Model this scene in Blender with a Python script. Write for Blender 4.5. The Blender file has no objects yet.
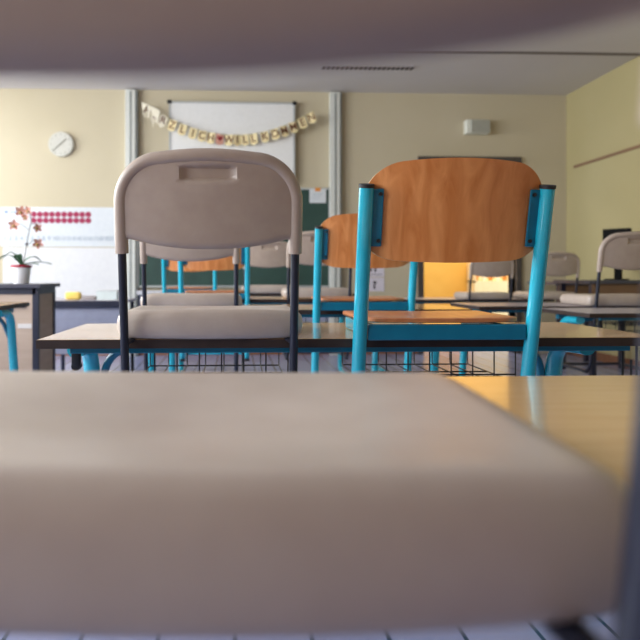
import bpy, bmesh, math, random
from mathutils import Vector, Matrix

random.seed(7)
scn = bpy.context.scene
COL = scn.collection
PI = math.pi

# ------------------------------------------------------------------ materials
def lin(c):
    out = []
    for v in c:
        v = v / 255.0
        out.append(v / 12.92 if v <= 0.04045 else ((v + 0.055) / 1.055) ** 2.4)
    return (out[0], out[1], out[2], 1.0)

def mat(name, c1, c2=None, rough=0.5, metal=0.0, scale=(6, 6, 6), noise=4.0, bump=0.0, bscale=200.0, distort=0.0,
        coat=0.0, emit=None, estr=0.0, spec=0.5):
    m = bpy.data.materials.new(name)
    m.use_nodes = True
    nt = m.node_tree
    b = nt.nodes['Principled BSDF']
    b.inputs['Roughness'].default_value = rough
    b.inputs['Metallic'].default_value = metal
    b.inputs['Coat Weight'].default_value = coat
    b.inputs['Specular IOR Level'].default_value = spec
    tc = nt.nodes.new('ShaderNodeTexCoord')
    mp = nt.nodes.new('ShaderNodeMapping')
    mp.inputs['Scale'].default_value = scale
    nt.links.new(tc.outputs['Object'], mp.inputs['Vector'])
    nz = nt.nodes.new('ShaderNodeTexNoise')
    nz.inputs['Scale'].default_value = noise
    nz.inputs['Detail'].default_value = 4.0
    nz.inputs['Distortion'].default_value = distort
    nt.links.new(mp.outputs['Vector'], nz.inputs['Vector'])
    rp = nt.nodes.new('ShaderNodeValToRGB')
    rp.color_ramp.elements[0].position = 0.32
    rp.color_ramp.elements[1].position = 0.68
    rp.color_ramp.elements[0].color = lin(c1)
    rp.color_ramp.elements[1].color = lin(c2 or c1)
    nt.links.new(nz.outputs['Fac'], rp.inputs['Fac'])
    nt.links.new(rp.outputs['Color'], b.inputs['Base Color'])
    if bump:
        n2 = nt.nodes.new('ShaderNodeTexNoise')
        n2.inputs['Scale'].default_value = bscale
        n2.inputs['Detail'].default_value = 2.0
        nt.links.new(tc.outputs['Object'], n2.inputs['Vector'])
        bp = nt.nodes.new('ShaderNodeBump')
        bp.inputs['Strength'].default_value = bump
        bp.inputs['Distance'].default_value = 0.001
        nt.links.new(n2.outputs['Fac'], bp.inputs['Height'])
        nt.links.new(bp.outputs['Normal'], b.inputs['Normal'])
    if emit:
        b.inputs['Emission Color'].default_value = lin(emit)
        b.inputs['Emission Strength'].default_value = estr
    return m

M = {}
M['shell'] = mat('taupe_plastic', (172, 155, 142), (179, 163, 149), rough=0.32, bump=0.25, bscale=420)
M['shell_seat'] = mat('taupe_plastic_toplit', (186, 171, 158), (193, 179, 166), rough=0.34, bump=0.25, bscale=420)  # same taupe plastic, lightened: light from above painted into the seat colour
M['black_steel'] = mat('black_steel', (30, 33, 46), (36, 39, 54), rough=0.35, spec=0.5)
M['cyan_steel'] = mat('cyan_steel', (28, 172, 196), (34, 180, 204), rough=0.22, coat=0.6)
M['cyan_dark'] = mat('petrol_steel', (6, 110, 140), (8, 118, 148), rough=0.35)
M['ply'] = mat('beech_plywood', (204, 124, 64), (232, 158, 96), rough=0.33, scale=(7, 7, 0.9), noise=4.0, coat=0.25, distort=0.9)
M['ply_seat'] = mat('beech_seat', (186, 112, 66), (206, 134, 84), rough=0.35, scale=(9, 1.1, 9), noise=5.0, coat=0.2)
M['ply_edge'] = mat('plywood_edge', (222, 190, 150), (200, 160, 118), rough=0.5, scale=(1, 1, 60))
M['glide'] = mat('glide_rubber', (28, 28, 30), (36, 36, 38), rough=0.6)
M['screw'] = mat('screw_steel', (60, 66, 72), (80, 86, 92), rough=0.3, metal=0.8)
M['top'] = mat('table_laminate', (212, 172, 120), (219, 181, 131), rough=0.16, scale=(1, 9, 1), noise=6.0, coat=0.3)
M['top_grey'] = mat('table_laminate_grey', (170, 162, 170), (180, 172, 178), rough=0.3)
M['edge'] = mat('table_edge', (46, 34, 30), (56, 42, 36), rough=0.5)
M['wire'] = mat('black_wire', (22, 26, 30), (28, 32, 36), rough=0.4)
M['wall'] = mat('wall_paint_cream', (194, 183, 155), (198, 187, 160), rough=0.9, noise=1.5, scale=(1, 1, 1), bump=0.1, bscale=60)
M['wall_r'] = mat('wall_paint_yellow', (180, 168, 122), (184, 172, 127), rough=0.9, noise=1.5, scale=(1, 1, 1), bump=0.1, bscale=60)
M['ceil'] = mat('ceiling_paint', (206, 202, 200), (211, 207, 205), rough=0.95, noise=1.0, scale=(1, 1, 1))
M['beam'] = mat('ceiling_seam', (120, 112, 106), (126, 118, 112), rough=0.95)
M['brownwood'] = mat('brown_wood', (128, 84, 56), (142, 96, 66), rough=0.5, scale=(1, 8, 8))
M['rail'] = mat('rail_wood', (132, 100, 76), (142, 110, 84), rough=0.5, scale=(8, 1, 8))
M['pylon'] = mat('pylon_alu', (206, 208, 200), (212, 214, 206), rough=0.4)
M['pylon_d'] = mat('pylon_groove', (134, 138, 134), (140, 144, 140), rough=0.4)
M['whiteboard'] = mat('whiteboard_enamel', (226, 226, 222), (230, 230, 226), rough=0.25)
M['alu'] = mat('aluminium_trim', (184, 188, 186), (190, 194, 192), rough=0.35, metal=0.3)
M['chalkboard'] = mat('chalkboard_green', (34, 62, 54), (42, 72, 63), rough=0.6, scale=(2, 2, 2), noise=3)
M['tray'] = mat('tray_grey', (190, 190, 196), (198, 198, 203), rough=0.4)
M['grey_panel'] = mat('bluegrey_panel', (148, 152, 172), (154, 158, 178), rough=0.5)
M['white'] = mat('white_paint', (214, 214, 214), (219, 219, 218), rough=0.6)
M['paper'] = mat('paper_white', (206, 211, 214), (212, 216, 218), rough=0.8)
M['paperl'] = mat('paper_lilac', (212, 206, 216), (220, 214, 222), rough=0.8)
M['ink'] = mat('ink_dark', (66, 62, 66), (78, 72, 76), rough=0.7)
M['ink_grey'] = mat('ink_grey', (160, 172, 182), (170, 182, 192), rough=0.7)
M['ink_blue'] = mat('ink_blue', (120, 140, 190), (140, 158, 200), rough=0.7)
M['magenta'] = mat('magenta_print', (150, 20, 66), (160, 32, 78), rough=0.6)
M['card'] = mat('card_cream', (226, 208, 156), (234, 218, 170), rough=0.8)
M['cardw'] = mat('card_white', (240, 232, 206), (246, 240, 220), rough=0.8)
M['cardpink'] = mat('card_pink', (216, 160, 140), (222, 170, 150), rough=0.8)
M['letter'] = mat('letter_brown', (98, 62, 40), (112, 72, 48), rough=0.8)
M['heart'] = mat('heart_red', (140, 20, 36), (150, 28, 44), rough=0.7)
M['string'] = mat('string_green', (150, 142, 96), (160, 152, 106), rough=0.8)
M['clockface'] = mat('clock_face', (192, 190, 178), (198, 196, 184), rough=0.4)
M['hands'] = mat('clock_hands', (120, 116, 100), (128, 124, 108), rough=0.5)
M['speaker'] = mat('speaker_grey', (160, 160, 148), (168, 168, 156), rough=0.6)
M['speaker_w'] = mat('speaker_white', (222, 224, 212), (228, 230, 218), rough=0.5)
M['doorframe'] = mat('door_frame_dark', (72, 66, 62), (80, 74, 70), rough=0.5)
M['golden'] = mat('golden_paint', (226, 170, 72), (232, 178, 80), rough=0.8, scale=(1, 1, 1))
M['cream'] = mat('cream_board', (244, 222, 168), (248, 228, 178), rough=0.8)
M['orange_clay'] = mat('orange_clay', (214, 132, 50), (226, 152, 70), rough=0.7)
M['deskwood'] = mat('desk_panel_wood', (188, 166, 146), (198, 176, 156), rough=0.5, scale=(1, 1, 8))
M['deskside'] = mat('desk_side_wood', (168, 140, 116), (178, 150, 126), rough=0.5, scale=(1, 1, 8))
M['desktop'] = mat('desk_top_dark', (64, 64, 76), (72, 72, 84), rough=0.35)
M['deskframe'] = mat('desk_frame', (34, 38, 56), (40, 44, 62), rough=0.4)
M['sticker'] = mat('sticker_white', (218, 212, 206), (224, 218, 212), rough=0.6)
M['pot'] = mat('pot_white', (240, 240, 240), (244, 244, 244), rough=0.3)
M['potrim'] = mat('pot_rim_red', (156, 30, 54), (166, 38, 62), rough=0.4)
M['soil'] = mat('bark_soil', (62, 46, 36), (90, 68, 50), rough=0.9, noise=30)
M['leaf'] = mat('leaf_green', (58, 100, 72), (86, 126, 92), rough=0.4)
M['stem'] = mat('stem_grey_green', (106, 106, 104), (120, 118, 110), rough=0.5)
M['petal'] = mat('petal_coral', (216, 130, 112), (234, 196, 180), rough=0.6, noise=30)
M['lip'] = mat('petal_olive', (150, 128, 62), (170, 146, 80), rough=0.6)
M['yellow'] = mat('yellow_sponge', (228, 196, 96), (234, 206, 112), rough=0.8)
M['greyitem'] = mat('grey_felt', (150, 142, 140), (162, 154, 152), rough=0.8)
M['clearbox'] = mat('clear_box', (206, 216, 214), (214, 224, 222), rough=0.2)
M['brownpanel'] = mat('brown_panel', (112, 84, 62), (124, 94, 70), rough=0.5, scale=(1, 8, 8))
M['monitor'] = mat('monitor_black', (18, 18, 18), (22, 22, 22), rough=0.8, spec=0.15)
M['vent'] = mat('vent_dark', (70, 64, 62), (78, 72, 70), rough=0.7)
M['ventw'] = mat('vent_light', (176, 170, 168), (182, 176, 174), rough=0.6)

def floor_mat():
    m = bpy.data.materials.new('floor_lino')
    m.use_nodes = True
    nt = m.node_tree
    b = nt.nodes['Principled BSDF']
    b.inputs['Roughness'].default_value = 0.24
    tc = nt.nodes.new('ShaderNodeTexCoord')
    br = nt.nodes.new('ShaderNodeTexBrick')
    br.inputs['Scale'].default_value = 1.0
    br.inputs['Brick Width'].default_value = 1.3
    br.inputs['Row Height'].default_value = 0.184
    br.inputs['Mortar Size'].default_value = 0.006
    br.inputs['Mortar Smooth'].default_value = 0.2
    br.inputs['Color1'].default_value = lin((142, 148, 182))
    br.inputs['Color2'].default_value = lin((135, 141, 176))
    br.inputs['Mortar'].default_value = lin((46, 68, 92))
    mp = nt.nodes.new('ShaderNodeMapping')
    mp.inputs['Rotation'].default_value = (0, 0, PI / 2)
    nt.links.new(tc.outputs['Object'], mp.inputs['Vector'])
    nt.links.new(mp.outputs['Vector'], br.inputs['Vector'])
    nt.links.new(br.outputs['Color'], b.inputs['Base Color'])
    return m
M['floor'] = floor_mat()

# ------------------------------------------------------------------ mesh helpers
def obj(name, bm, m, parent=None, smooth=False, loc=None):
    bmesh.ops.recalc_face_normals(bm, faces=bm.faces[:])
    me = bpy.data.meshes.new(name)
    bm.to_mesh(me)
    bm.free()
    if smooth:
        for p in me.polygons:
            p.use_smooth = True
        if smooth != 'all':
            try:
                me.set_sharp_from_angle(angle=math.radians(42))
            except Exception:
                pass
    me.materials.append(M[m] if isinstance(m, str) else m)
    o = bpy.data.objects.new(name, me)
    COL.objects.link(o)
    if parent is not None:
        o.parent = parent
    if loc:
        o.location = loc
    return o

def tag(o, label, cat, group=None):
    o['label'] = label
    o['category'] = cat
    if group:
        o['group'] = group
    return o

def thing(name, label, cat, loc=(0, 0, 0), rz=0.0, group=None, scale=1.0):
    o = bpy.data.objects.new(name, None)
    o.empty_display_size = 0.1
    COL.objects.link(o)
    o.location = loc
    o.rotation_euler = (0, 0, rz)
    o.scale = (scale,) * 3
    return tag(o, label, cat, group)

def struct(name, bm, m, parent=None):
    o = obj(name, bm, m, parent)
    o['kind'] = 'structure'
    return o

def copy_tree(o, parent=None):
    c = o.copy()
    COL.objects.link(c)
    if parent is not None:
        c.parent = parent
    for ch in list(o.children):
        copy_tree(ch, c)
    return c

def NB():
    return bmesh.new()

def box(bm, x0, x1, y0, y1, z0, z1, bev=0.0, seg=2):
    r = bmesh.ops.create_cube(bm, size=1.0)
    vs = r['verts']
    for v in vs:
        v.co = Vector(((x0 + x1) / 2 + v.co.x * (x1 - x0), (y0 + y1) / 2 + v.co.y * (y1 - y0), (z0 + z1) / 2 + v.co.z * (z1 - z0)))
    if bev:
        es = list({e for v in vs for e in v.link_edges})
        bmesh.ops.bevel(bm, geom=es, offset=bev, segments=seg, affect='EDGES', profile=0.5)
    return bm

def bxo(name, m, dims, parent=None, bev=0.0, smooth=False):
    return obj(name, box(NB(), *dims, bev=bev), m, parent, smooth)

def tube(bm, pts, ra, rb=None, n=14, up=(0, 0, 1), caps=True, dome=False):
    """sweep an elliptical section along pts; ra along 'side', rb along 'normal'."""
    if rb is None:
        rb = ra
    pts = [Vector(p) for p in pts]
    k = len(pts)
    ra = ra if isinstance(ra, (list, tuple)) else [ra] * k
    rb = rb if isinstance(rb, (list, tuple)) else [rb] * k
    T = []
    for i in range(k):
        a = pts[max(i - 1, 0)]
        b = pts[min(i + 1, k - 1)]
        T.append((b - a).normalized())
    upv = Vector(up)
    if abs(T[0].dot(upv)) > 0.95:
        upv = Vector((0, 1, 0)) if abs(T[0].y) < 0.9 else Vector((1, 0, 0))
    N = (upv - T[0] * upv.dot(T[0])).normalized()
    rings = []
    for i in range(k):
        if i:
            ax = T[i - 1].cross(T[i])
            if ax.length > 1e-7:
                N = Matrix.Rotation(T[i - 1].angle(T[i]), 3, ax.normalized()) @ N
        N = (N - T[i] * N.dot(T[i])).normalized()
        S = T[i].cross(N)
        rings.append([bm.verts.new(pts[i] + S * (ra[i] * math.cos(2 * PI * j / n)) + N * (rb[i] * math.sin(2 * PI * j / n))) for j in range(n)])
    for i in range(k - 1):
        for j in range(n):
            bm.faces.new((rings[i][j], rings[i][(j + 1) % n], rings[i + 1][(j + 1) % n], rings[i + 1][j]))
    if caps:
        for r, t, s in ((rings[0], T[0], -1), (rings[-1], T[-1], 1)):
            if dome:
                c = sum((v.co for v in r), Vector()) / n
                rad = (r[0].co - c).length
                prev = r
                for q in (0.5, 0.8):
                    nr = [bm.verts.new(c + (v.co - c) * math.sqrt(1 - q * q) + t * s * rad * q) for v in r]
                    for j in range(n):
                        bm.faces.new((prev[j], prev[(j + 1) % n], nr[(j + 1) % n], nr[j]))
                    prev = nr
                bm.faces.new(prev)
            else:
                bm.faces.new(r)
    return bm

def fillet(pts, r, n=6):
    """polyline with rounded corners"""
    pts = [Vector(p) for p in pts]
    out = [pts[0]]
    for i in range(1, len(pts) - 1):
        a, b, c = pts[i - 1], pts[i], pts[i + 1]
        d1 = (a - b).normalized()
        d2 = (c - b).normalized()
        q = min(r, (a - b).length * 0.49, (c - b).length * 0.49)
        p0, p2 = b + d1 * q, b + d2 * q
        for k in range(n + 1):
            t = k / n
            out.append(p0 * (1 - t) ** 2 + b * 2 * t * (1 - t) + p2 * t * t)
    out.append(pts[-1])
    return out

def lathe(bm, prof, n=28, c=(0, 0, 0)):
    rings = []
    for r, z in prof:
        if r < 1e-6:
            rings.append([bm.verts.new((c[0], c[1], c[2] + z))])
        else:
            rings.append([bm.verts.new((c[0] + r * math.cos(2 * PI * j / n), c[1] + r * math.sin(2 * PI * j / n), c[2] + z)) for j in range(n)])
    for a, b in zip(rings, rings[1:]):
        for j in range(n):
            q = (j + 1) % n
            if len(a) == 1 and len(b) == 1:
                continue
            if len(a) == 1:
                bm.faces.new((a[0], b[j], b[q]))
            elif len(b) == 1:
                bm.faces.new((a[j], a[q], b[0]))
            else:
                bm.faces.new((a[j], a[q], b[q], b[j]))
    return bm

def disc(bm, x, y0, y1, z, r, n=28):
    """short cylinder whose axis runs along y"""
    a = [bm.verts.new((x + r * math.cos(2 * PI * j / n), y0, z + r * math.sin(2 * PI * j / n))) for j in range(n)]
    b = [bm.verts.new((x + r * math.cos(2 * PI * j / n), y1, z + r * math.sin(2 * PI * j / n))) for j in range(n)]
    for j in range(n):
        bm.faces.new((a[j], a[(j + 1) % n], b[(j + 1) % n], b[j]))
    bm.faces.new(a)
    bm.faces.new(b)
    return bm

def prism(bm, poly, y0, y1):
    """polygon in x,z extruded along y"""
    a = [bm.verts.new((x, y0, z)) for x, z in poly]
    b = [bm.verts.new((x, y1, z)) for x, z in poly]
    n = len(poly)
    for j in range(n):
        bm.faces.new((a[j], a[(j + 1) % n], b[(j + 1) % n], b[j]))
    bm.faces.new(a)
    bm.faces.new(b)
    return bm

def text_bm(txt, size):
    cu = bpy.data.curves.new('lettering', 'FONT')
    cu.body = txt
    cu.size = size
    cu.align_x = 'CENTER'
    cu.align_y = 'CENTER'
    cu.extrude = 0.0008
    cu.offset = size * 0.018
    o = bpy.data.objects.new('lettering', cu)
    COL.objects.link(o)
    dg = bpy.context.evaluated_depsgraph_get()
    me = bpy.data.meshes.new_from_object(o.evaluated_get(dg))
    bpy.data.objects.remove(o)
    bpy.data.curves.remove(cu)
    bm = NB()
    bm.from_mesh(me)
    bpy.data.meshes.remove(me)
    bm.transform(Matrix.Rotation(PI / 2, 4, 'X'))     # stand it up, facing -y
    return bm

def smooth01(a, b, x):
    t = max(0.0, min(1.0, (x - a) / (b - a)))
    return t * t * (3 - 2 * t)

# ------------------------------------------------------------------ chairs
LEAN = 0.16
def ybar(z, z0=0.42):
    return -LEAN * (z - z0)

def seat_outline(w_r, w_f, y0, y1, rad_r, rad_f, bow, n=10):
    """closed outline, counter-clockwise, rear edge bowed towards -y"""
    P = []
    cor = [(-w_r, y0, rad_r, PI, 1.5 * PI), (w_r, y0, rad_r, 1.5 * PI, 2 * PI), (w_f, y1, rad_f, 0, PI / 2), (-w_f, y1, rad_f, PI / 2, PI)]
    for q, (cx, cy, r, a0, a1) in enumerate(cor):
        ox = cx + (r if cx < 0 else -r)
        oy = cy + (r if cy == y0 else -r)
        for k in range(n + 1):
            a = a0 + (a1 - a0) * k / n
            P.append([ox + r * math.cos(a), oy + r * math.sin(a)])
        nx = cor[(q + 1) % 4]
        ex = nx[0] + (nx[2] if nx[0] < 0 else -nx[2])
        ey = nx[1] + (nx[2] if nx[1] == y0 else -nx[2])
        nxt = [ex + nx[2] * math.cos(nx[3]), ey + nx[2] * math.sin(nx[3])]
        last = P[-1]
        for k in range(1, n):
            t = k / n
            P.append([last[0] + (nxt[0] - last[0]) * t, last[1] + (nxt[1] - last[1]) * t])
    for p in P:
        f = 1 - min(1, (p[0] / w_r) ** 2)
        t = (p[1] - y0) / (y1 - y0)
        p[1] -= bow * f * (1 - t)
        p[1] += bow * 0.6 * f * t
    return P

def loft(bm, outline, levels, zfun, centre):
    """levels = list of (scale, z, weight of zfun)"""
    cx, cy = centre
    rings = []
    for s, z, w in levels:
        ring = []
        for x, y in outline:
            X, Y = cx + (x - cx) * s, cy + (y - cy) * s
            ring.append(bm.verts.new((X, Y, z + w * zfun(X, Y))))
        rings.append(ring)
    n = len(outline)
    for a, b in zip(rings, rings[1:]):
        for j in range(n):
            bm.faces.new((a[j], a[(j + 1) % n], b[(j + 1) % n], b[j]))
    for ring, (s, z, w) in ((rings[0], levels[0]), (rings[-1], levels[-1])):
        c = bm.verts.new((cx, cy, z + w * zfun(cx, cy)))
        for j in range(n):
            bm.faces.new((ring[j], ring[(j + 1) % n], c))
    return bm

def shell_seat():
    out = seat_outline(0.218, 0.212, 0.034, 0.42, 0.018, 0.06, 0.024)
    zb, zt = 0.392, 0.458
    def zf(x, y):
        t = (y - 0.02) / 0.40
        dish = -0.016 * math.exp(-(((x) / 0.13) ** 2 + ((y - 0.15) / 0.11) ** 2))
        front = -0.020 * smooth01(0.70, 1.08, t)
        crown = 0.009 * (1 - (x / 0.19) ** 2) * (1 - smooth01(0.0, 0.5, t))
        return dish + front + crown
    lv = [(0.55, zb, 0), (0.90, zb, 0.0), (0.955, zb + 0.004, 0.0), (0.985, zb + 0.013, 0.1), (1.0, zb + 0.028, 0.4),
          (1.0, zb + 0.044, 0.7), (0.988, zb + 0.056, 0.9), (0.962, zt - 0.003, 1), (0.93, zt, 1)]
    for s in (0.88, 0.8, 0.7, 0.6, 0.5, 0.4, 0.3, 0.2, 0.1):
        lv.append((s, zt, 1))
    return loft(NB(), out, lv, zf, (0, 0.22))

def shell_back():
    bm = NB()
    HW = 0.193
    ZT, R = 0.793, 0.092
    def bow(x):
        return -0.023 * (1 - min(1, (abs(x) / HW)) ** 2)
    def pt(x, z, d=0.0):
        return Vector((x, ybar(z) + bow(x) - d, z))
    # moulded rim from one sleeve end over the top to the other
    path = []
    for k in range(9):
        path.append((-HW, 0.590 + (ZT - R - 0.590) * k / 8))
    for k in range(1, 13):
        a = PI - (PI / 2) * k / 12
        path.append((-HW + R + R * math.cos(a), ZT - R + R * math.sin(a)))
    top = [(-HW + R + (2 * (HW - R)) * k / 14, ZT + 0.006 * math.sin(PI * k / 14)) for k in range(1, 14)]
    path += top
    path += [(-x, z) for x, z in reversed(path[:21])]
    pts = [pt(x, z) for x, z in path]
    rr = [0.0150] * len(pts)
    tube(bm, pts, rr, rr, n=16, up=(0, 1, 0))
    # panel
    hw = HW - 0.004
    nx, nz = 56, 36
    def ztop(x):
        ax = abs(x)
        q = R - 0.002
        e = ax - (hw - q)
        if e <= 0:
            return ZT - 0.003
        return ZT - 0.003 - q + math.sqrt(max(0, q * q - e * e))
    def zbot(x):
        f = abs(x) / hw
        z = 0.598 + 0.028 * f ** 2.2
        if f > 0.9:                       # small arch where the panel meets the sleeve
            z -= 0.012 * ((f - 0.9) / 0.1) ** 2
        return z
    F, B = [], []
    for i in range(nx + 1):
        u = -1 + 2 * i / nx
        x = hw * math.sin(u * PI / 2) * 0.999
        z1, z0 = ztop(x), zbot(x)
        if z1 < z0 + 0.02:
            z1 = z0 + 0.02
        cf, cb = [], []
        for j in range(nz + 1):
            t = j / nz
            t = t * t * (3 - 2 * t) * 0.5 + t * 0.5
            z = z0 + (z1 - z0) * t
            eb = min(1.0, (z - z0) / 0.014)
            th = 0.0085 * math.sqrt(max(0.0, 1 - (1 - eb) ** 2))
            p = pt(x, z)
            # finger grip pressed into the rear face
            gx = 1 - smooth01(0.050, 0.058, abs(x))
            gz = smooth01(0.742, 0.750, z) * (1 - smooth01(0.772, 0.778, z))
            grip = 0.012 * gx * gz
            cb.append(bm.verts.new((p.x, p.y - th + grip, p.z)))
            cf.append(bm.verts.new((p.x, p.y + th + grip * 0.6, p.z)))
        F.append(cf)
        B.append(cb)
    for i in range(nx):
        for j in range(nz):
            bm.faces.new((B[i][j], B[i + 1][j], B[i + 1][j + 1], B[i][j + 1]))
            bm.faces.new((F[i][j], F[i][j + 1], F[i + 1][j + 1], F[i + 1][j]))
        bm.faces.new((B[i][0], F[i][0], F[i + 1][0], B[i + 1][0]))
        bm.faces.new((B[i][nz], B[i + 1][nz], F[i + 1][nz], F[i][nz]))
    for i in (0, nx):
        for j in range(nz):
            bm.faces.new((B[i][j], B[i][j + 1], F[i][j + 1], F[i][j]))
    return bm

def chair_frame(r, hw, ztop, m, root, flat=1.0, top_cap=None):
    for s in (-1, 1):
        x = s * hw
        pts = fillet([(x, 0.42, r), (x, ybar(r), r), (x, ybar(ztop), ztop)], 0.07, 8)
        t = obj('side_tube', tube(NB(), pts, r, r * flat, n=16), m, root, True)
        for yy in (0.40, 0.12):
            obj('glide', box(NB(), x - r * 0.9, x + r * 0.9, yy - 0.025, yy + 0.02, 0.0, r * 0.9, 0.002), 'glide', t)
        if top_cap:
            d = Vector((0, -LEAN, 1)).normalized()
            p = Vector((x, ybar(ztop), ztop))
            obj('end_cap', tube(NB(), [p - d * 0.002, p + d * 0.006], r * 1.04, n=16), 'glide', t, True)

def make_shell_chair(label, group=None):
    root = thing('shell_chair', label, 'chair', group=group)
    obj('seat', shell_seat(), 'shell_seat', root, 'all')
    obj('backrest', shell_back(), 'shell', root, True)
    chair_frame(0.0097, 0.193, 0.640, 'black_steel', root)
    for s in (-1, 1):
        c = NB()
        tube(c, fillet([(s * 0.193, ybar(0.385), 0.385), (s * 0.178, 0.06, 0.3935), (s * 0.16, 0.30, 0.3955)], 0.04), 0.009, 0.0045, n=10)
        obj('seat_carrier', c, 'black_steel', root, True)
    obj('cross_bar', tube(NB(), [(-0.193, 0.40, 0.0105), (0.193, 0.40, 0.0105)], 0.009, n=12), 'black_steel', root, True)
    return root

def ply_back():
    bm = NB()
    hw, z0, z1, R = 0.200, 0.572, 0.788, 0.075
    nx, nz = 48, 24
    def lo_hi(x):
        ax = abs(x)
        e = ax - (hw - R)
        d = 0 if e <= 0 else R - math.sqrt(max(0, R * R - e * e))
        arch = 0.014 * (1 - (x / hw) ** 2)
        lo, hi = z0 + d * 0.62 - arch * 0.8 + 0.008, z1 - d * 0.8 + arch - 0.010
        return lo, hi
    def ys(x, z):
        b = -0.038 * (1 - (x / hw) ** 2)
        zz = (z - (z0 + z1) / 2) / 0.11
        return ybar(z) + 0.018 + b + 0.006 * (1 - zz * zz)
    G = [[], []]
    for i in range(nx + 1):
        x = hw * math.sin((-1 + 2 * i / nx) * PI / 2)
        lo, hi = lo_hi(x)
        for q, th in ((0, -0.0055), (1, 0.0055)):
            colv = []
            for j in range(nz + 1):
                z = lo + (hi - lo) * j / nz
                colv.append(bm.verts.new((x, ys(x, z) + th, z)))
            G[q].append(colv)
    B, F = G
    for i in range(nx):
        for j in range(nz):
            bm.faces.new((B[i][j], B[i + 1][j], B[i + 1][j + 1], B[i][j + 1]))
            bm.faces.new((F[i][j], F[i][j + 1], F[i + 1][j + 1], F[i + 1][j]))
        bm.faces.new((B[i][0], F[i][0], F[i + 1][0], B[i + 1][0])).material_index = 1
        bm.faces.new((B[i][nz], B[i + 1][nz], F[i + 1][nz], F[i][nz])).material_index = 1
    for i in (0, nx):
        for j in range(nz):
            bm.faces.new((B[i][j], B[i][j + 1], F[i][j + 1], F[i][j])).material_index = 1
    return bm

def make_ply_chair(label, group=None):
    global LEAN
    LEAN = 0.225
    root = thing('plywood_chair', label, 'chair', group=group)
    out = seat_outline(0.184, 0.188, 0.005, 0.40, 0.05, 0.09, 0.012)
    def zf(x, y):
        t = y / 0.40
        return -0.010 * math.exp(-((x / 0.12) ** 2 + ((y - 0.16) / 0.1) ** 2)) - 0.020 * smooth01(0.75, 1.08, t)
    zb, zt = 0.432, 0.443
    lv = [(s, zb, 1) for s in (0.3, 0.6, 0.85, 0.98)] + [(1.0, zb + 0.002, 1), (1.0, zt - 0.002, 1), (0.985, zt, 1)]
    lv += [(s, zt, 1) for s in (0.94, 0.88, 0.8, 0.7, 0.6, 0.5, 0.4, 0.3, 0.2, 0.1)]
    obj('seat', loft(NB(), out, lv, zf, (0, 0.20)), 'ply_seat', root, True)
    obj('backrest', ply_back(), 'ply', root, True).data.materials.append(M['ply_edge'])
    chair_frame(0.0165, 0.2015, 0.734, 'cyan_steel', root, top_cap=True)
    c = box(NB(), -0.184, 0.184, -0.006, 0.012, 0.392, 0.428, 0.003)
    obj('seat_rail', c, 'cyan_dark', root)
    for s in (-1, 1):
        b = NB()
        box(b, s * 0.165 - 0.012, s * 0.165 + 0.012, 0.012, 0.34, 0.3915, 0.424, 0.004)
        obj('seat_support', b, 'cyan_steel', root)
    for s in (-1, 1):
        b = NB()
        z0, z1 = 0.605, 0.730
        P = [(s * 0.176, 0.0), (s * 0.150, 0.0)]
        xa, xb = sorted((s * 0.163, s * 0.190))
        box(b, xa, xb, -0.003, 0.003, z0, z1, 0.0025)
        for v in b.verts:
            v.co.y += ybar(v.co.z) + 0.004 - 0.011 * (1 - (v.co.x / 0.196) ** 2) * 1.6
        br = obj('bracket', b, 'cyan_dark', root)
        for z in (0.617, 0.718):
            sc = NB()
            disc(sc, s * 0.171, ybar(z) - 0.0085, ybar(z) - 0.003, z, 0.0042, 12)
            obj('screw', sc, 'screw', br)
    obj('cross_bar', tube(NB(), [(-0.197, 0.40, 0.0165), (0.197, 0.40, 0.0165)], 0.012, n=12), 'cyan_steel', root, True)
    return root

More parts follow.
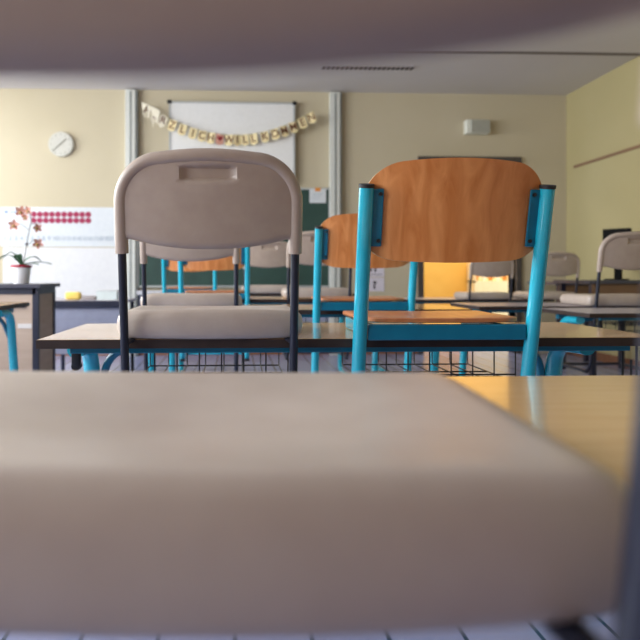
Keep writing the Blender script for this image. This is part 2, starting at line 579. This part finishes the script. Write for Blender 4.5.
# ------------------------------------------------------------------ tables
def make_table(label, cx, y0, w, d=0.50, h=0.72, top='top', baskets=(), hooks=True, inset=0.05, group='pupils\' tables set in rows'):
    root = thing('school_table', label, 'table', (cx, y0, 0), group=group)
    hw = w / 2
    bxo('tabletop', top, (-hw + 0.003, hw - 0.003, 0.003, d - 0.003, h - 0.020, h), root)
    e = NB()
    box(e, -hw, hw, 0, 0.003, h - 0.021, h - 0.0008)
    box(e, -hw, hw, d - 0.003, d, h - 0.021, h - 0.0008)
    box(e, -hw, -hw + 0.003, 0.003, d - 0.003, h - 0.021, h - 0.0008)
    box(e, hw - 0.003, hw, 0.003, d - 0.003, h - 0.021, h - 0.0008)
    obj('edge_band', e, 'edge', root)
    u = NB()
    box(u, -hw + 0.07, hw - 0.07, 0.030, 0.052, h - 0.036, h - 0.0212, 0.002)
    box(u, -hw + 0.07, hw - 0.07, d - 0.075, d - 0.045, h - 0.055, h - 0.0212, 0.002)
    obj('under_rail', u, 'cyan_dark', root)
    for s in (-1, 1):
        x = s * (hw - (0.05 if s < 0 else inset))
        pts = fillet([(x, 0.17, h - 0.044), (x, d * 0.68, h - 0.048), (x, d * 0.92, 0.03), (x, 0.12, 0.026)], 0.085, 8)
        lg = obj('leg', tube(NB(), pts, 0.023, 0.021, n=14), 'cyan_steel', root, True)
        g = tube(NB(), fillet([(x - s * 0.15, d * 0.66, h - 0.046), (x - s * 0.05, d * 0.70, h - 0.075), (x - s * 0.012, d * 0.77, h - 0.21)], 0.1, 8), 0.014, 0.011, n=10)
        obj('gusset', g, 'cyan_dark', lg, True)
        gs = NB()
        for yy in (0.14, d * 0.8):
            box(gs, x - 0.02, x + 0.02, yy - 0.02, yy + 0.03, 0.0, 0.012, 0.002)
        obj('glide', gs, 'glide', lg)
    for bx in baskets:
        b = NB()
        x0, x1 = bx - 0.19, bx + 0.19
        zt, zb = h - 0.022, h - 0.118
        n = 8
        for k in range(n):
            x = x0 + (x1 - x0) * k / (n - 1)
            tube(b, fillet([(x, 0.07, zt), (x, 0.07, zb), (x, d - 0.10, zb), (x, d - 0.10, zt)], 0.012, 3), 0.0018, n=6)
        for yy in (0.07, 0.16, 0.25, d - 0.10):
            tube(b, [(x0, yy, zb), (x1, yy, zb)], 0.0022, n=6)
        tube(b, [(x0, 0.07, zb + 0.02), (x1, 0.07, zb + 0.02)], 0.002, n=6)
        obj('book_basket', b, 'wire', root, True)
    if hooks:
        for s in (-1, 1):
            x = s * (hw - (0.08 if s < 0 else 0.06))
            k = NB()
            if s < 0:
                box(k, x - 0.011, x + 0.011, 0.045, 0.058, h - 0.070, h - 0.0212, 0.004)
                tube(k, [(x, 0.046, h - 0.068), (x, 0.066, h - 0.068)], 0.0112, n=12)
            else:
                for q in (-0.018, 0.018):
                    tube(k, fillet([(x + q, 0.05, h - 0.0212), (x + q, 0.05, h - 0.115), (x + q + 0.022, 0.05, h - 0.115), (x + q + 0.022, 0.05, h - 0.06)], 0.012, 4), 0.003, n=8)
            obj('bag_hook', k, 'wire', root, True)
    return root

# ------------------------------------------------------------------ the room
YB, XL, XR, YR, ZC = 7.0, -3.6, 3.70, -2.6, 2.88
ZN = ZC - 0.03           # nearer, slightly lower strip of ceiling
struct('floor', box(NB(), XL - 0.3, XR + 0.3, YR - 0.3, 10.2, -0.1, 0.0), 'floor')
struct('ceiling', box(NB(), XL - 0.3, XR + 0.3, YR - 0.3, 10.2, ZC, ZC + 0.15), 'ceil')
struct('trim_1', box(NB(), XL, XR, 5.56, 5.62, ZN - 0.004, ZC), 'beam')
struct('ceiling', box(NB(), XL, XR, YR, 5.56, ZN, ZC), 'ceil')
DX0, DX1, DZ = 2.08, 3.12, 2.13
w = NB()
box(w, XL - 0.3, DX0, YB, YB + 0.18, 0, ZC)
box(w, DX1, XR + 0.3, YB, YB + 0.18, 0, ZC)
box(w, DX0, DX1, YB, YB + 0.18, DZ, ZC)
struct('wall_back', w, 'wall')
struct('wall_right', box(NB(), XR, XR + 0.2, YR, YB, 0, ZC), 'wall_r')
struct('wall_rear', box(NB(), XL - 0.2, XR + 0.2, YR - 0.2, YR, 0, ZC), 'brownwood')
WIN = [(-1.9, 0.0), (0.5, 2.4), (2.9, 4.7), (5.1, 6.6)]
w = NB()
box(w, XL - 0.2, XL, YR, YB, 0, 0.9)
box(w, XL - 0.2, XL, YR, YB, 2.65, ZC)
e = [YR] + [v for p in WIN for v in p] + [YB]
for a, b in zip(e[::2], e[1::2]):
    box(w, XL - 0.2, XL, a, b, 0.9, 2.65)
struct('wall_left', w, 'wall')
for i, (a, b) in enumerate(WIN):
    f = NB()
    for (y0, y1, z0, z1) in ((a, a + 0.06, 0.9, 2.65), (b - 0.06, b, 0.9, 2.65), (a + 0.06, b - 0.06, 0.9, 0.96), (a + 0.06, b - 0.06, 2.59, 2.65),
                             ((a + b) / 2 - 0.03, (a + b) / 2 + 0.03, 0.96, 2.59)):
        box(f, XL - 0.12, XL - 0.06, y0, y1, z0, z1)
    struct('window_%d' % (i + 1), f, 'white')
struct('baseboard_back', box(NB(), XL, DX0 - 0.07, YB - 0.018, YB, 0, 0.085), 'brownwood')
struct('baseboard_right', box(NB(), XR - 0.018, XR, YR, YB - 0.018, 0, 0.085), 'brownwood')
f = NB()
box(f, DX0 - 0.06, DX0, YB - 0.03, YB + 0.19, 0, DZ + 0.05)
box(f, DX1, DX1 + 0.06, YB - 0.03, YB + 0.19, 0, DZ + 0.05)
box(f, DX0, DX1, YB - 0.03, YB + 0.19, DZ, DZ + 0.05)
struct('door_1', f, 'doorframe')
# corridor behind the open door
struct('wall_corridor', box(NB(), 0.6, 6.0, 9.4, 9.5, 0, ZC), 'golden')
struct('trim_2', box(NB(), XR - 0.012, XR, 3.2, 6.83, 2.035, 2.062), 'rail')

# ------------------------------------------------------------------ board wall
def pylon(x, label):
    t = thing('board_pylon', label, 'board pylon', (x, YB, 0), group='board pylons')
    bxo('column', 'pylon', (-0.062, 0.045, -0.085, 0, 0.0, 2.86), t, 0.004)
    bxo('guide_groove', 'pylon_d', (0.045, 0.066, -0.07, 0, 0.0, 2.86), t)
    s = NB()
    box(s, -0.014, 0.004, -0.090, -0.0855, 0.02, 2.84)
    obj('guide_strip', s, 'pylon_d', t)
pylon(-1.115, 'tall pale board pylon left of the welcome garland')
pylon(1.095, 'tall pale board pylon right of the welcome garland')

t = thing('chalkboard', 'dark green chalkboard between the two pale pylons', 'chalkboard', (0, YB, 0))
bxo('writing_surface', 'chalkboard', (-1.035, 1.02, -0.050, -0.026, 0.755, 1.80), t)
f = NB()
box(f, -1.045, 1.03, -0.056, -0.02, 1.80, 1.82)
box(f, -1.045, 1.03, -0.056, -0.02, 0.735, 0.755)
box(f, -1.05, -1.035, -0.056, -0.02, 0.735, 1.82)
box(f, 1.02, 1.032, -0.056, -0.02, 0.735, 1.82)
obj('frame', f, 'alu', t)
bxo('wall_mount', 'alu', (-0.9, 0.9, -0.026, 0, 0.9, 1.7), t)
tr = NB()
box(tr, -1.045, 1.03, -0.15, -0.0, 0.66, 0.675)
box(tr, -1.045, 1.03, -0.155, -0.15, 0.66, 0.705)
obj('chalk_tray', tr, 'tray', t)
bxo('skirt_panel', 'grey_panel', (-1.045, 1.03, -0.03, 0, 0.36, 0.66), t)

t = thing('whiteboard', 'white projection board with black corner caps behind the garland', 'whiteboard', (0, YB, 0))
bxo('writing_surface', 'whiteboard', (-0.69, 0.630, -0.075, -0.05, 1.88, 2.72), t)
f = NB()
box(f, -0.71, 0.650, -0.08, -0.045, 2.72, 2.74)
box(f, -0.71, 0.650, -0.08, -0.045, 1.86, 1.88)
box(f, -0.71, -0.69, -0.08, -0.045, 1.86, 2.74)
box(f, 0.630, 0.650, -0.08, -0.045, 1.86, 2.74)
obj('frame', f, 'alu', t)
bxo('wall_mount', 'alu', (-0.5, 0.5, -0.05, 0, 2.0, 2.6), t)
for x in (-0.705, 0.645):
    obj('corner_cap', box(NB(), x - 0.025, x + 0.025, -0.088, -0.05, 2.715, 2.755, 0.008), 'glide', t, True)

t = thing('notice_card', 'small white card clipped at the top right corner of the chalkboard', 'card', (0.90, YB - 0.062, 1.735))
bxo('sheet', 'paper', (-0.09, 0.09, -0.002, 0.003, -0.08, 0.07), t)
bxo('orange_picture', 'orange_clay', (-0.03, 0.03, -0.004, -0.002, 0.045, 0.085), t, 0.001)
mk = NB()
for q in range(3):
    box(mk, -0.06, 0.06 - 0.02 * q, -0.0032, -0.002, 0.016 - q * 0.026, 0.022 - q * 0.026)
obj('text_lines', mk, 'ink_grey', t)

# welcome garland
t = thing('welcome_garland', 'letter garland spelling HERZLICH WILLKOMMEN hung across the whiteboard', 'garland', (0, YB - 0.125, 0))
LET = list('HERZLICH') + ['*'] + list('WILLKOMMEN')
GPX = (150, 158, 165, 174, 184, 194, 203, 211.5, 220, 229, 237, 244.5, 253, 264, 274, 283, 292, 301, 310)   # uneven spacing along the string
def gar(u):                         # u 0..1 left to right
    x = -0.965 + 1.815 * u
    zl, zr = 2.700, 2.64
    sag = 0.30 if True else 0
    z = zl + (zr - zl) * u - 4 * sag * u * (1 - u) + 0.0
    return x, z
obj('string', tube(NB(), [(gar(k / 40)[0], 0, gar(k / 40)[1]) for k in range(41)], 0.004, n=6), 'string', t, True)
for k, ch in enumerate(LET):
    u = ((GPX[k] - 235) * 6.87 / 640 + 0.965) / 1.815
    x, z = gar(u)
    x2, z2 = gar(u + 0.01)
    x1, z1 = gar(u - 0.01)
    ang = math.atan2(z2 - z1, x2 - x1)
    hw, hh = (0.042, 0.125)
    b = NB()
    prism(b, [(-hw, 0.004), (hw, 0.004), (hw, -hh * 0.8), (0, -hh * (1.1 if k < 3 else 0.95)), (-hw, -hh * 0.8)], -0.004, -0.001)
    c = obj('pennant', b, 'cardpink' if ch == '*' else ('cardw' if k < 3 else 'card'), t)
    c.location = (x, 0, z)
    sx = (0.45, 0.25, 0.1)[k] if k < 3 else random.uniform(-0.3, 0.3)
    c.rotation_euler = (random.uniform(-0.08, 0.02), -ang * 0.75, sx)
    if ch == '*':
        hb = NB()
        pts = []
        for q in range(28):
            a = 2 * PI * q / 28
            pts.append((0.0021 * 16 * math.sin(a) ** 3 * 0.9, -0.045 + 0.0021 * (13 * math.cos(a) - 5 * math.cos(2 * a) - 2 * math.cos(3 * a) - math.cos(4 * a)) * 0.95))
        prism(hb, pts, -0.006, -0.0041)
        obj('heart', hb, 'heart', c)
    else:
        lb = text_bm(ch, 0.108)
        o = obj('letter', lb, 'letter', c)
        o.location = (0, -0.0052, -0.052)
b = NB()
for q, (dx, l) in enumerate(((-0.03, 0.13), (0.02, 0.17), (0.07, 0.24), (0.11, 0.19))):
    prism(b, [(-0.965 + dx, 2.70 - dx * 0.5), (-0.905 + dx, 2.67 - dx * 0.5), (-0.945 + dx, 2.70 - dx * 0.4 - l)], -0.012 - 0.004 * q, -0.010 - 0.004 * q)
obj('bow', b, 'cardw', t)

# clock, loudspeaker
t = thing('wall_clock', 'round white wall clock high on the cream wall at left', 'clock', (-1.87, YB, 2.275))
obj('case', disc(NB(), 0, -0.045, 0, 0, 0.132, 40), 'clockface', t, True)
obj('dial', disc(NB(), 0, -0.048, -0.0452, 0, 0.119, 40), 'clockface', t)
h = NB()
for a, l, wd in ((math.radians(48), 0.085, 0.006), (math.radians(-132), 0.115, 0.005)):
    d, nrm = Vector((math.sin(a), 0, math.cos(a))), Vector((math.cos(a), 0, -math.sin(a)))
    vs = [h.verts.new(Vector((0, -0.051, 0)) + d * q + nrm * r) for q, r in ((-0.015, wd), (l, wd), (l, -wd), (-0.015, -wd))]
    h.faces.new(vs)
obj('hands', h, 'hands', t)
for q in range(12):
    a = q * PI / 6
    mk = NB()
    disc(mk, 0.104 * math.sin(a), -0.0495, -0.048, 0.104 * math.cos(a), 0.005, 8)
    obj('hour_mark', mk, 'hands', t)

t = thing('wall_loudspeaker', 'small grey box loudspeaker on the back wall above the door', 'loudspeaker', (2.67, YB, 2.50))
bxo('housing', 'speaker_w', (-0.135, 0.125, -0.10, 0, -0.075, 0.075), t, 0.006)
bxo('grille', 'speaker', (-0.085, 0.122, -0.106, -0.10, -0.070, 0.070), t, 0.002)

# ceiling vent
t = thing('ceiling_vent', 'long slotted vent grille set in the ceiling', 'vent', (1.27, 6.12, ZC))
bxo('frame', 'ventw', (-0.44, 0.44, -0.05, 0.05, -0.012, 0.0), t)
b = NB()
for k in range(20):
    x = -0.43 + 0.045 * k
    box(b, x, x + 0.022, -0.04, 0.04, -0.018, -0.012)
obj('slots', b, 'vent', t)

# pinboard + counting poster
t = tag(bxo('pinboard', 'white', (-2.49, -1.19, YB - 0.0185, YB - 0.0005, 0.62, 1.165), None, 0.003), 'plain white panel on the wall below the counting poster', 'panel')
t = thing('counting_poster', 'long white counting poster with two rows of magenta dots', 'poster', (0, YB - 0.001, 0))
bxo('sheet', 'paper', (-2.52, -1.165, -0.006, 0, 1.175, 1.602), t)
b = NB()
for k in range(10):
    for q in (0, 1):
        disc(b, -2.165 + 0.0645 * k, -0.009, -0.006, 1.524 - 0.066 * q, 0.031, 18)
obj('counting_dots', b, 'magenta', t)
for k in range(20):
    lb = text_bm(str(k + 1), 0.062)
    bmesh.ops.translate(lb, verts=lb.verts[:], vec=(-2.47 + 0.0585 * k + (0.01 if k > 8 else 0), -0.0072, 1.262))
    obj('numeral', lb, 'ink_grey', t)
bxo('heading_mark', 'ink_blue', (-2.475, -2.44, -0.0075, -0.006, 1.535, 1.562), t)
for k in range(6):
    bxo('heading_mark', 'ink_blue', (-2.41 + 0.028 * k, -2.392 + 0.028 * k, -0.0075, -0.006, 1.537, 1.553), t)

# two drawings on the wall by the door
for z, lab, kind in ((0.925, 'upper lilac-white drawing sheet on the wall left of the door', 0), (0.765, 'lower drawing sheet with a dark figure left of the door', 1)):
    t = thing('drawing_sheet', lab, 'drawing', (1.535, YB - 0.001, z), group='drawings left of the door')
    bxo('sheet', 'paperl', (-0.11, 0.11, -0.003, 0, -0.076, 0.076), t)
    b = NB()
    if kind:
        box(b, -0.012, 0.010, -0.0045, -0.003, -0.05, 0.0, 0.0005)
        disc(b, 0.004, -0.0045, -0.003, 0.022, 0.019, 14)
    else:
        disc(b, -0.045, -0.0045, -0.003, 0.0, 0.018, 14)
        box(b, 0.0, 0.02, -0.0045, -0.003, -0.02, 0.03)
        box(b, -0.08, 0.085, -0.0045, -0.003, -0.052, -0.046)
    obj('figure_mark', b, 'ink', t)

# corridor display: a cream shelf unit with clay pieces
t = thing('display_shelf', 'cream display shelf in the lit corridor beyond the door', 'shelf', (3.85, 9.38, 0))
b = NB()
box(b, -0.40, 0.40, -0.30, 0, 0.0, 0.02)
box(b, -0.40, 0.40, -0.30, 0, 0.76, 0.785)
box(b, -0.40, 0.40, -0.02, 0, 0.02, 1.05)
box(b, -0.40, -0.38, -0.30, -0.02, 0.02, 1.05)
box(b, 0.38, 0.40, -0.30, -0.02, 0.02, 1.05)
obj('carcass', b, 'cream', t)
bxo('front_board', 'cream', (-0.38, 0.38, -0.30, -0.285, 0.06, 0.76), t)
for k in range(7):
    r = random.uniform(0.030, 0.042)
    hgt = random.uniform(0.08, 0.15)
    o = tag(obj('clay_pot', lathe(NB(), [(0, 0), (r * 0.7, 0), (r, hgt * 0.45), (r * 0.6, hgt * 0.8), (r * 0.75, hgt), (0, hgt * 0.96)], 16), 'orange_clay' if k % 2 == 0 else 'cardw', None, True,
                (3.52 + 0.105 * k, 9.20, 0.7855)),
            ('orange' if k % 2 == 0 else 'pale') + ' clay pot on the corridor shelf, %s from its left end' % ('first', 'second', 'third', 'fourth', 'fifth', 'sixth', 'seventh')[k], 'pot', 'clay pots on the corridor shelf')

# ------------------------------------------------------------------ left back: desk, plant, low table
t = thing('teacher_desk', 'dark-topped desk with pale wood front at the left edge', 'desk', (-1.255, 4.2, 0))
bxo('desk_top', 'desktop', (-1.05, 0.006, -0.03, 0.44, 0.786, 0.812), t, 0.003)
fr = NB()
for x in (-0.02, -0.98):
    for y in (0.0, 0.37):
        box(fr, x - 0.035, x, y, y + 0.04, 0.0, 0.786)
box(fr, -1.0, -0.035, 0, 0.03, 0.745, 0.786)
box(fr, -1.0, -0.035, 0.38, 0.41, 0.745, 0.786)
box(fr, -1.01, -0.985, 0.04, 0.37, 0.745, 0.786)
box(fr, -0.05, -0.02, 0.04, 0.37, 0.745, 0.786)
obj('desk_frame', fr, 'deskframe', t)
p = bxo('front_panel', 'deskwood', (-0.98, -0.055, 0.006, 0.026, 0.10, 0.745), t)
bxo('handle', 'deskframe', (-0.60, -0.10, -0.012, 0.006, 0.660, 0.678), p, 0.004)
bxo('label_sticker', 'sticker', (-0.15, -0.06, 0.003, 0.006, 0.525, 0.555), p)
bxo('side_panel', 'deskside', (-0.045, -0.028, 0.04, 0.37, 0.16, 0.745), t)

t = thing('potted_orchid', 'potted orchid with coral flowers standing on the dark-topped desk', 'plant', (-1.432, 4.36, 0.812))
obj('pot', lathe(NB(), [(0, 0), (0.046, 0), (0.050, 0.006), (0.064, 0.118), (0.058, 0.118), (0.055, 0.10), (0, 0.10)], 28), 'pot', t, True)
obj('pot_rim', lathe(NB(), [(0.0645, 0.108), (0.068, 0.109), (0.068, 0.126), (0.060, 0.126), (0.060, 0.112)], 28), 'potrim', t, True)
obj('bark', lathe(NB(), [(0.0575, 0.104), (0.04, 0.112), (0, 0.114)], 20), 'soil', t, True)
for a, l, dr in ((0.1, 0.20, 0.03), (2.9, 0.17, 0.08), (3.5, 0.12, 0.10), (0.7, 0.15, 0.07), (-0.6, 0.16, 0.02), (2.2, 0.10, 0.09)):
    b = NB()
    rows = []
    for k in range(11):
        u = k / 10
        c = Vector((math.cos(a) * l * u, math.sin(a) * l * u * 0.6, 0.115 + dr * 4 * u * (1 - u) * 0.7 + dr * u * 0.4))
        wd = 0.020 * math.sin(PI * min(1, 0.12 + u * 0.88)) ** 0.7 + 0.001
        s = Vector((-math.sin(a), math.cos(a), 0))
        rows.append([b.verts.new(c + s * wd + Vector((0, 0, 0.006))), b.verts.new(c), b.verts.new(c - s * wd + Vector((0, 0, 0.006)))])
    for r0, r1 in zip(rows, rows[1:]):
        for q in (0, 1):
            b.faces.new((r0[q], r0[q + 1], r1[q + 1], r1[q]))
    obj('leaf', b, 'leaf', t, 'all')
obj('stem', tube(NB(), [(0.01, 0, 0.11), (0.025, 0, 0.20), (0.045, 0, 0.32), (0.065, 0, 0.42), (0.055, 0, 0.475), (0.02, 0, 0.50), (-0.03, 0, 0.485)], 0.0035, n=8), 'stem', t, True)
for pp in ([(0.05, 0, 0.36), (0.0, 0, 0.40), (-0.02, 0, 0.395)], [(0.03, 0, 0.25), (0.08, 0, 0.29), (0.10, 0, 0.28)], [(0.06, 0, 0.40), (0.09, 0, 0.40), (0.10, 0, 0.385)]):
    obj('flower_stalk', tube(NB(), pp, 0.002, n=6), 'stem', t, True)
obj('stem_clip', lathe(NB(), [(0, -0.008), (0.011, -0.006), (0.011, 0.006), (0, 0.008)], 10, (0.034, 0, 0.265)), 'ink', t, True)
def flower(x, z, s, ry):
    b = NB()
    for k in range(5):
        a = PI / 2 + k * 2 * PI / 5
        cx, cz = math.cos(a), math.sin(a)
        ctr = Vector((cx * s * 0.55, -0.008, cz * s * 0.55))
        ring = []
        for q in range(10):
            g = 2 * PI * q / 10
            lr, wr = s * 0.55 * math.cos(g), s * 0.36 * math.sin(g)
            ring.append(b.verts.new(ctr + Vector((cx * lr - cz * wr, -0.008 * math.cos(g), cz * lr + cx * wr))))
        c = b.verts.new(ctr + Vector((0, 0.004, 0)))
        for q in range(10):
            b.faces.new((ring[q], ring[(q + 1) % 10], c))
    o = obj('flower', b, 'petal', t, 'all', (x, -0.005, z))
    o.rotation_euler = (0.2, ry, ry * 0.8)
    l = obj('lip', lathe(NB(), [(0, -0.012), (s * 0.28, -0.006), (s * 0.22, 0.004), (0, 0.01)], 12), 'lip', o, True, (0, -0.014, -s * 0.2))
for x, z, s, ry in ((0.0, 0.485, 0.046, 0.3), (0.048, 0.492, 0.036, -0.3), (-0.045, 0.395, 0.045, 0.1), (0.105, 0.375, 0.038, 0.9), (0.110, 0.270, 0.044, 0.6), (0.03, 0.445, 0.03, 0.0)):
    flower(x, z, s * 0.78, ry)

t = thing('low_table', 'low grey table with blue-grey front panel against the back wall', 'table', (-1.10, 5.3, 0))
bxo('tabletop', 'top_grey', (-0.48, 0.20, 0.0, 0.60, 0.640, 0.660), t)
bxo('edge_strip', 'deskframe', (-0.48, 0.20, -0.006, 0.0, 0.605, 0.659), t)
bxo('front_panel', 'grey_panel', (-0.46, 0.18, 0.02, 0.035, 0.22, 0.640), t)
for x in (-0.45, 0.17):
    for y in (0.05, 0.54):
        obj('leg', tube(NB(), [(x, y, 0), (x, y, 0.640)], 0.018, n=12), 'deskframe', t, True)
o = tag(obj('sponge', box(NB(), -0.065, 0.065, -0.04, 0.04, 0, 0.065, 0.02, 3), 'yellow', None, True, (-1.375, 5.52, 0.660)), 'yellow sponge lying on the low grey table', 'sponge')
o = tag(obj('board_eraser', box(NB(), -0.06, 0.06, -0.03, 0.03, 0, 0.035, 0.008), 'greyitem', None, True, (-1.240, 5.51, 0.660)), 'grey board eraser between the yellow sponge and clear box', 'eraser')
t = thing('clear_box', 'pale clear plastic box on the right of the low grey table', 'box', (-1.090, 5.55, 0.660))
b = NB()
box(b, -0.085, 0.085, -0.06, 0.06, 0, 0.006)
for d_ in ((-0.085, 0.085, -0.06, -0.056), (-0.085, 0.085, 0.056, 0.06), (-0.085, -0.081, -0.056, 0.056), (0.081, 0.085, -0.056, 0.056)):
    box(b, *d_, 0.006, 0.075)
obj('tub', b, 'clearbox', t)
bxo('lid', 'white', (-0.09, 0.09, -0.065, 0.065, 0.075, 0.083), t, 0.002)

# ------------------------------------------------------------------ right back: side desks and monitor
def side_desk(label, cx, y, wd, dp, h):
    t = thing('side_desk', label, 'desk', (cx, y, 0), group='dark side desks by the right wall')
    bxo('desk_top', 'desktop', (-wd / 2, wd / 2, 0, dp, h - 0.03, h), t, 0.003)
    bxo('front_panel', 'brownpanel', (-wd / 2 + 0.04, wd / 2 - 0.04, 0.03, 0.05, h - 0.27, h - 0.03), t)
    for x in (-wd / 2 + 0.06, wd / 2 - 0.06):
        for yy in (0.04, dp - 0.08):
            obj('leg', box(NB(), x - 0.022, x + 0.022, yy, yy + 0.04, 0, h - 0.03), 'deskframe', t)
side_desk('dark-topped side desk carrying the black monitor by the right wall', 3.315, 5.25, 0.68, 0.62, 0.825)
side_desk('dark-topped side desk in the far right corner of the room', 3.40, 6.25, 0.40, 0.62, 0.80)
t = thing('monitor', 'black flat monitor standing on the side desk at right', 'monitor', (3.41, 5.58, 0.825), rz=-0.9)
bxo('stand_foot', 'monitor', (-0.08, 0.08, -0.07, 0.07, 0, 0.012), t, 0.003)
bxo('stand_neck', 'monitor', (-0.03, 0.03, 0.02, 0.05, 0.012, 0.20), t)
p = bxo('screen_housing', 'monitor', (-0.115, 0.115, -0.02, 0.03, 0.12, 0.460), t, 0.008)
bxo('screen', 'monitor', (-0.104, 0.104, -0.0215, -0.02, 0.135, 0.45), p)

# ------------------------------------------------------------------ tables
H = 0.72
TX = 0.29
make_table('nearest school table, under the blurred foreground chair', TX, 0.42, 1.56, 0.515, H, hooks=False)
make_table('pale school table carrying the sharp taupe chair and the plywood chair', TX, 1.50, 1.50, 0.50, H, baskets=(-0.35, 0.22), inset=0.10)
make_table('school table directly behind the table of the sharp chairs', TX, 2.76, 1.50, 0.50, H, baskets=(-0.45, 0.25))
make_table('school table third back in the middle column', TX - 0.02, 3.98, 1.50, 0.50, H, baskets=(-0.4, 0.25))
make_table('school table nearest the green chalkboard in the middle column', TX - 0.06, 5.18, 1.50, 0.50, H, baskets=(-0.4,))
make_table('school table cut by the left edge, in front of the dark desk', -1.868, 3.10, 1.46, 0.50, H)
make_table('grey-topped table cut by the right edge', 2.41, 2.93, 1.50, 0.50, 0.69, top='top_grey', baskets=(-0.3,))
make_table('grey-topped table under the taupe chair at the right edge', 2.15, 3.61, 1.50, 0.50, 0.69, top='top_grey', baskets=(0.3,))
make_table('far right table carrying two taupe chairs before the door', 2.00, 5.42, 1.52, 0.50, 0.66, top='top_grey')

# ------------------------------------------------------------------ chairs put up on the tables
def put(proto, used, x, y, table_h, label, rz=0.0, sc=1.0):
    o = copy_tree(proto) if used else proto
    o.location = (x, y, table_h - 0.392 * sc + 0.0005)
    o.rotation_euler = (0, 0, rz)
    o.scale = (sc,) * 3
    o['label'] = label
    return o
G1, G2 = 'taupe shell chairs put up on tables', 'plywood chairs put up on tables'
shell = make_shell_chair('taupe chair', G1)
put(shell, False, -0.058, 1.462, H, 'sharp taupe plastic chair with black tubes left of the nearest plywood chair')
put(shell, True, -0.044, 0.2385, H, 'huge blurred taupe chair filling the foreground', rz=math.radians(-4), sc=1.0)
put(shell, True, -0.188, 2.72, H, 'taupe chair glimpsed straight behind the sharp taupe chair')
put(shell, True, 0.525, 3.98, H, 'taupe chair with bent pale sleeve right of the sharp taupe chair')
put(shell, True, 0.27, 5.12, H, 'pale grey-looking chair close to the chalkboard, behind the bent sleeve')
put(shell, True, 2.245, 3.55, 0.69, 'taupe chair cut by the right edge of the photo')
put(shell, True, 2.17, 5.36, 0.66, 'taupe chair with its back in front of the open door', sc=0.92)
put(shell, True, 2.73, 5.36, 0.66, 'taupe chair seen just right of the nearest plywood chair', sc=0.96)
wood = make_ply_chair('plywood chair', G2)
put(wood, False, 0.488, 1.455, H, 'nearest plywood chair with turquoise tubes, in sharp focus')
put(wood, True, 0.545, 2.68, H, 'plywood chair half hidden behind the nearest plywood chair')
put(wood, True, -0.126, 3.92, H, 'plywood chair seen below the sharp taupe backrest')
put(wood, True, -0.36, 5.12, H, 'farthest plywood chair, two thin turquoise tubes before the chalkboard')

# ------------------------------------------------------------------ light
def area(name, loc, rot, sx, sy, power, col=(1, 1, 1)):
    L = bpy.data.lights.new(name, 'AREA')
    L.shape = 'RECTANGLE'
    L.size, L.size_y = sx, sy
    L.energy = power
    L.color = col
    o = bpy.data.objects.new(name, L)
    COL.objects.link(o)
    o.location = loc
    o.rotation_euler = rot
    return o
PW = (70, 108, 115, 60)
for (a, b), pw in zip(WIN, PW):
    area('window_daylight', (XL - 0.25, (a + b) / 2, 1.95), (0, -PI / 2 + 0.42, 0), 1.7, b - a, pw, (0.94, 0.97, 1.0))
area('corridor_lamp', (3.2, 8.3, ZC - 0.05), (0, 0, 0), 1.6, 0.6, 45, (1.0, 0.93, 0.80))
area('corridor_lamp', (1.4, 8.3, ZC - 0.05), (0, 0, 0), 1.6, 0.6, 20, (1.0, 0.93, 0.80))
wd = bpy.data.worlds.new('sky')
scn.world = wd
wd.use_nodes = True
bg = wd.node_tree.nodes['Background']
bg.inputs['Color'].default_value = (0.86, 0.93, 1.0, 1)
bg.inputs['Strength'].default_value = 1.0

# ------------------------------------------------------------------ camera
cam = bpy.data.cameras.new('camera')
co = bpy.data.objects.new('camera', cam)
COL.objects.link(co)
cam.sensor_width = 36.0
cam.lens = 36.0
cam.shift_x = 57 / 640
cam.shift_y = -45 / 640
cam.clip_start = 0.01
co.location = (0, 0, 0.87)
co.rotation_euler = (PI / 2, 0, -math.radians(2.5))
cam.dof.use_dof = True
cam.dof.focus_distance = 1.40
cam.dof.aperture_fstop = 4.5
scn.camera = co

scn.view_settings.view_transform = 'Standard'
scn.view_settings.look = 'None'
scn.view_settings.exposure = 0.52
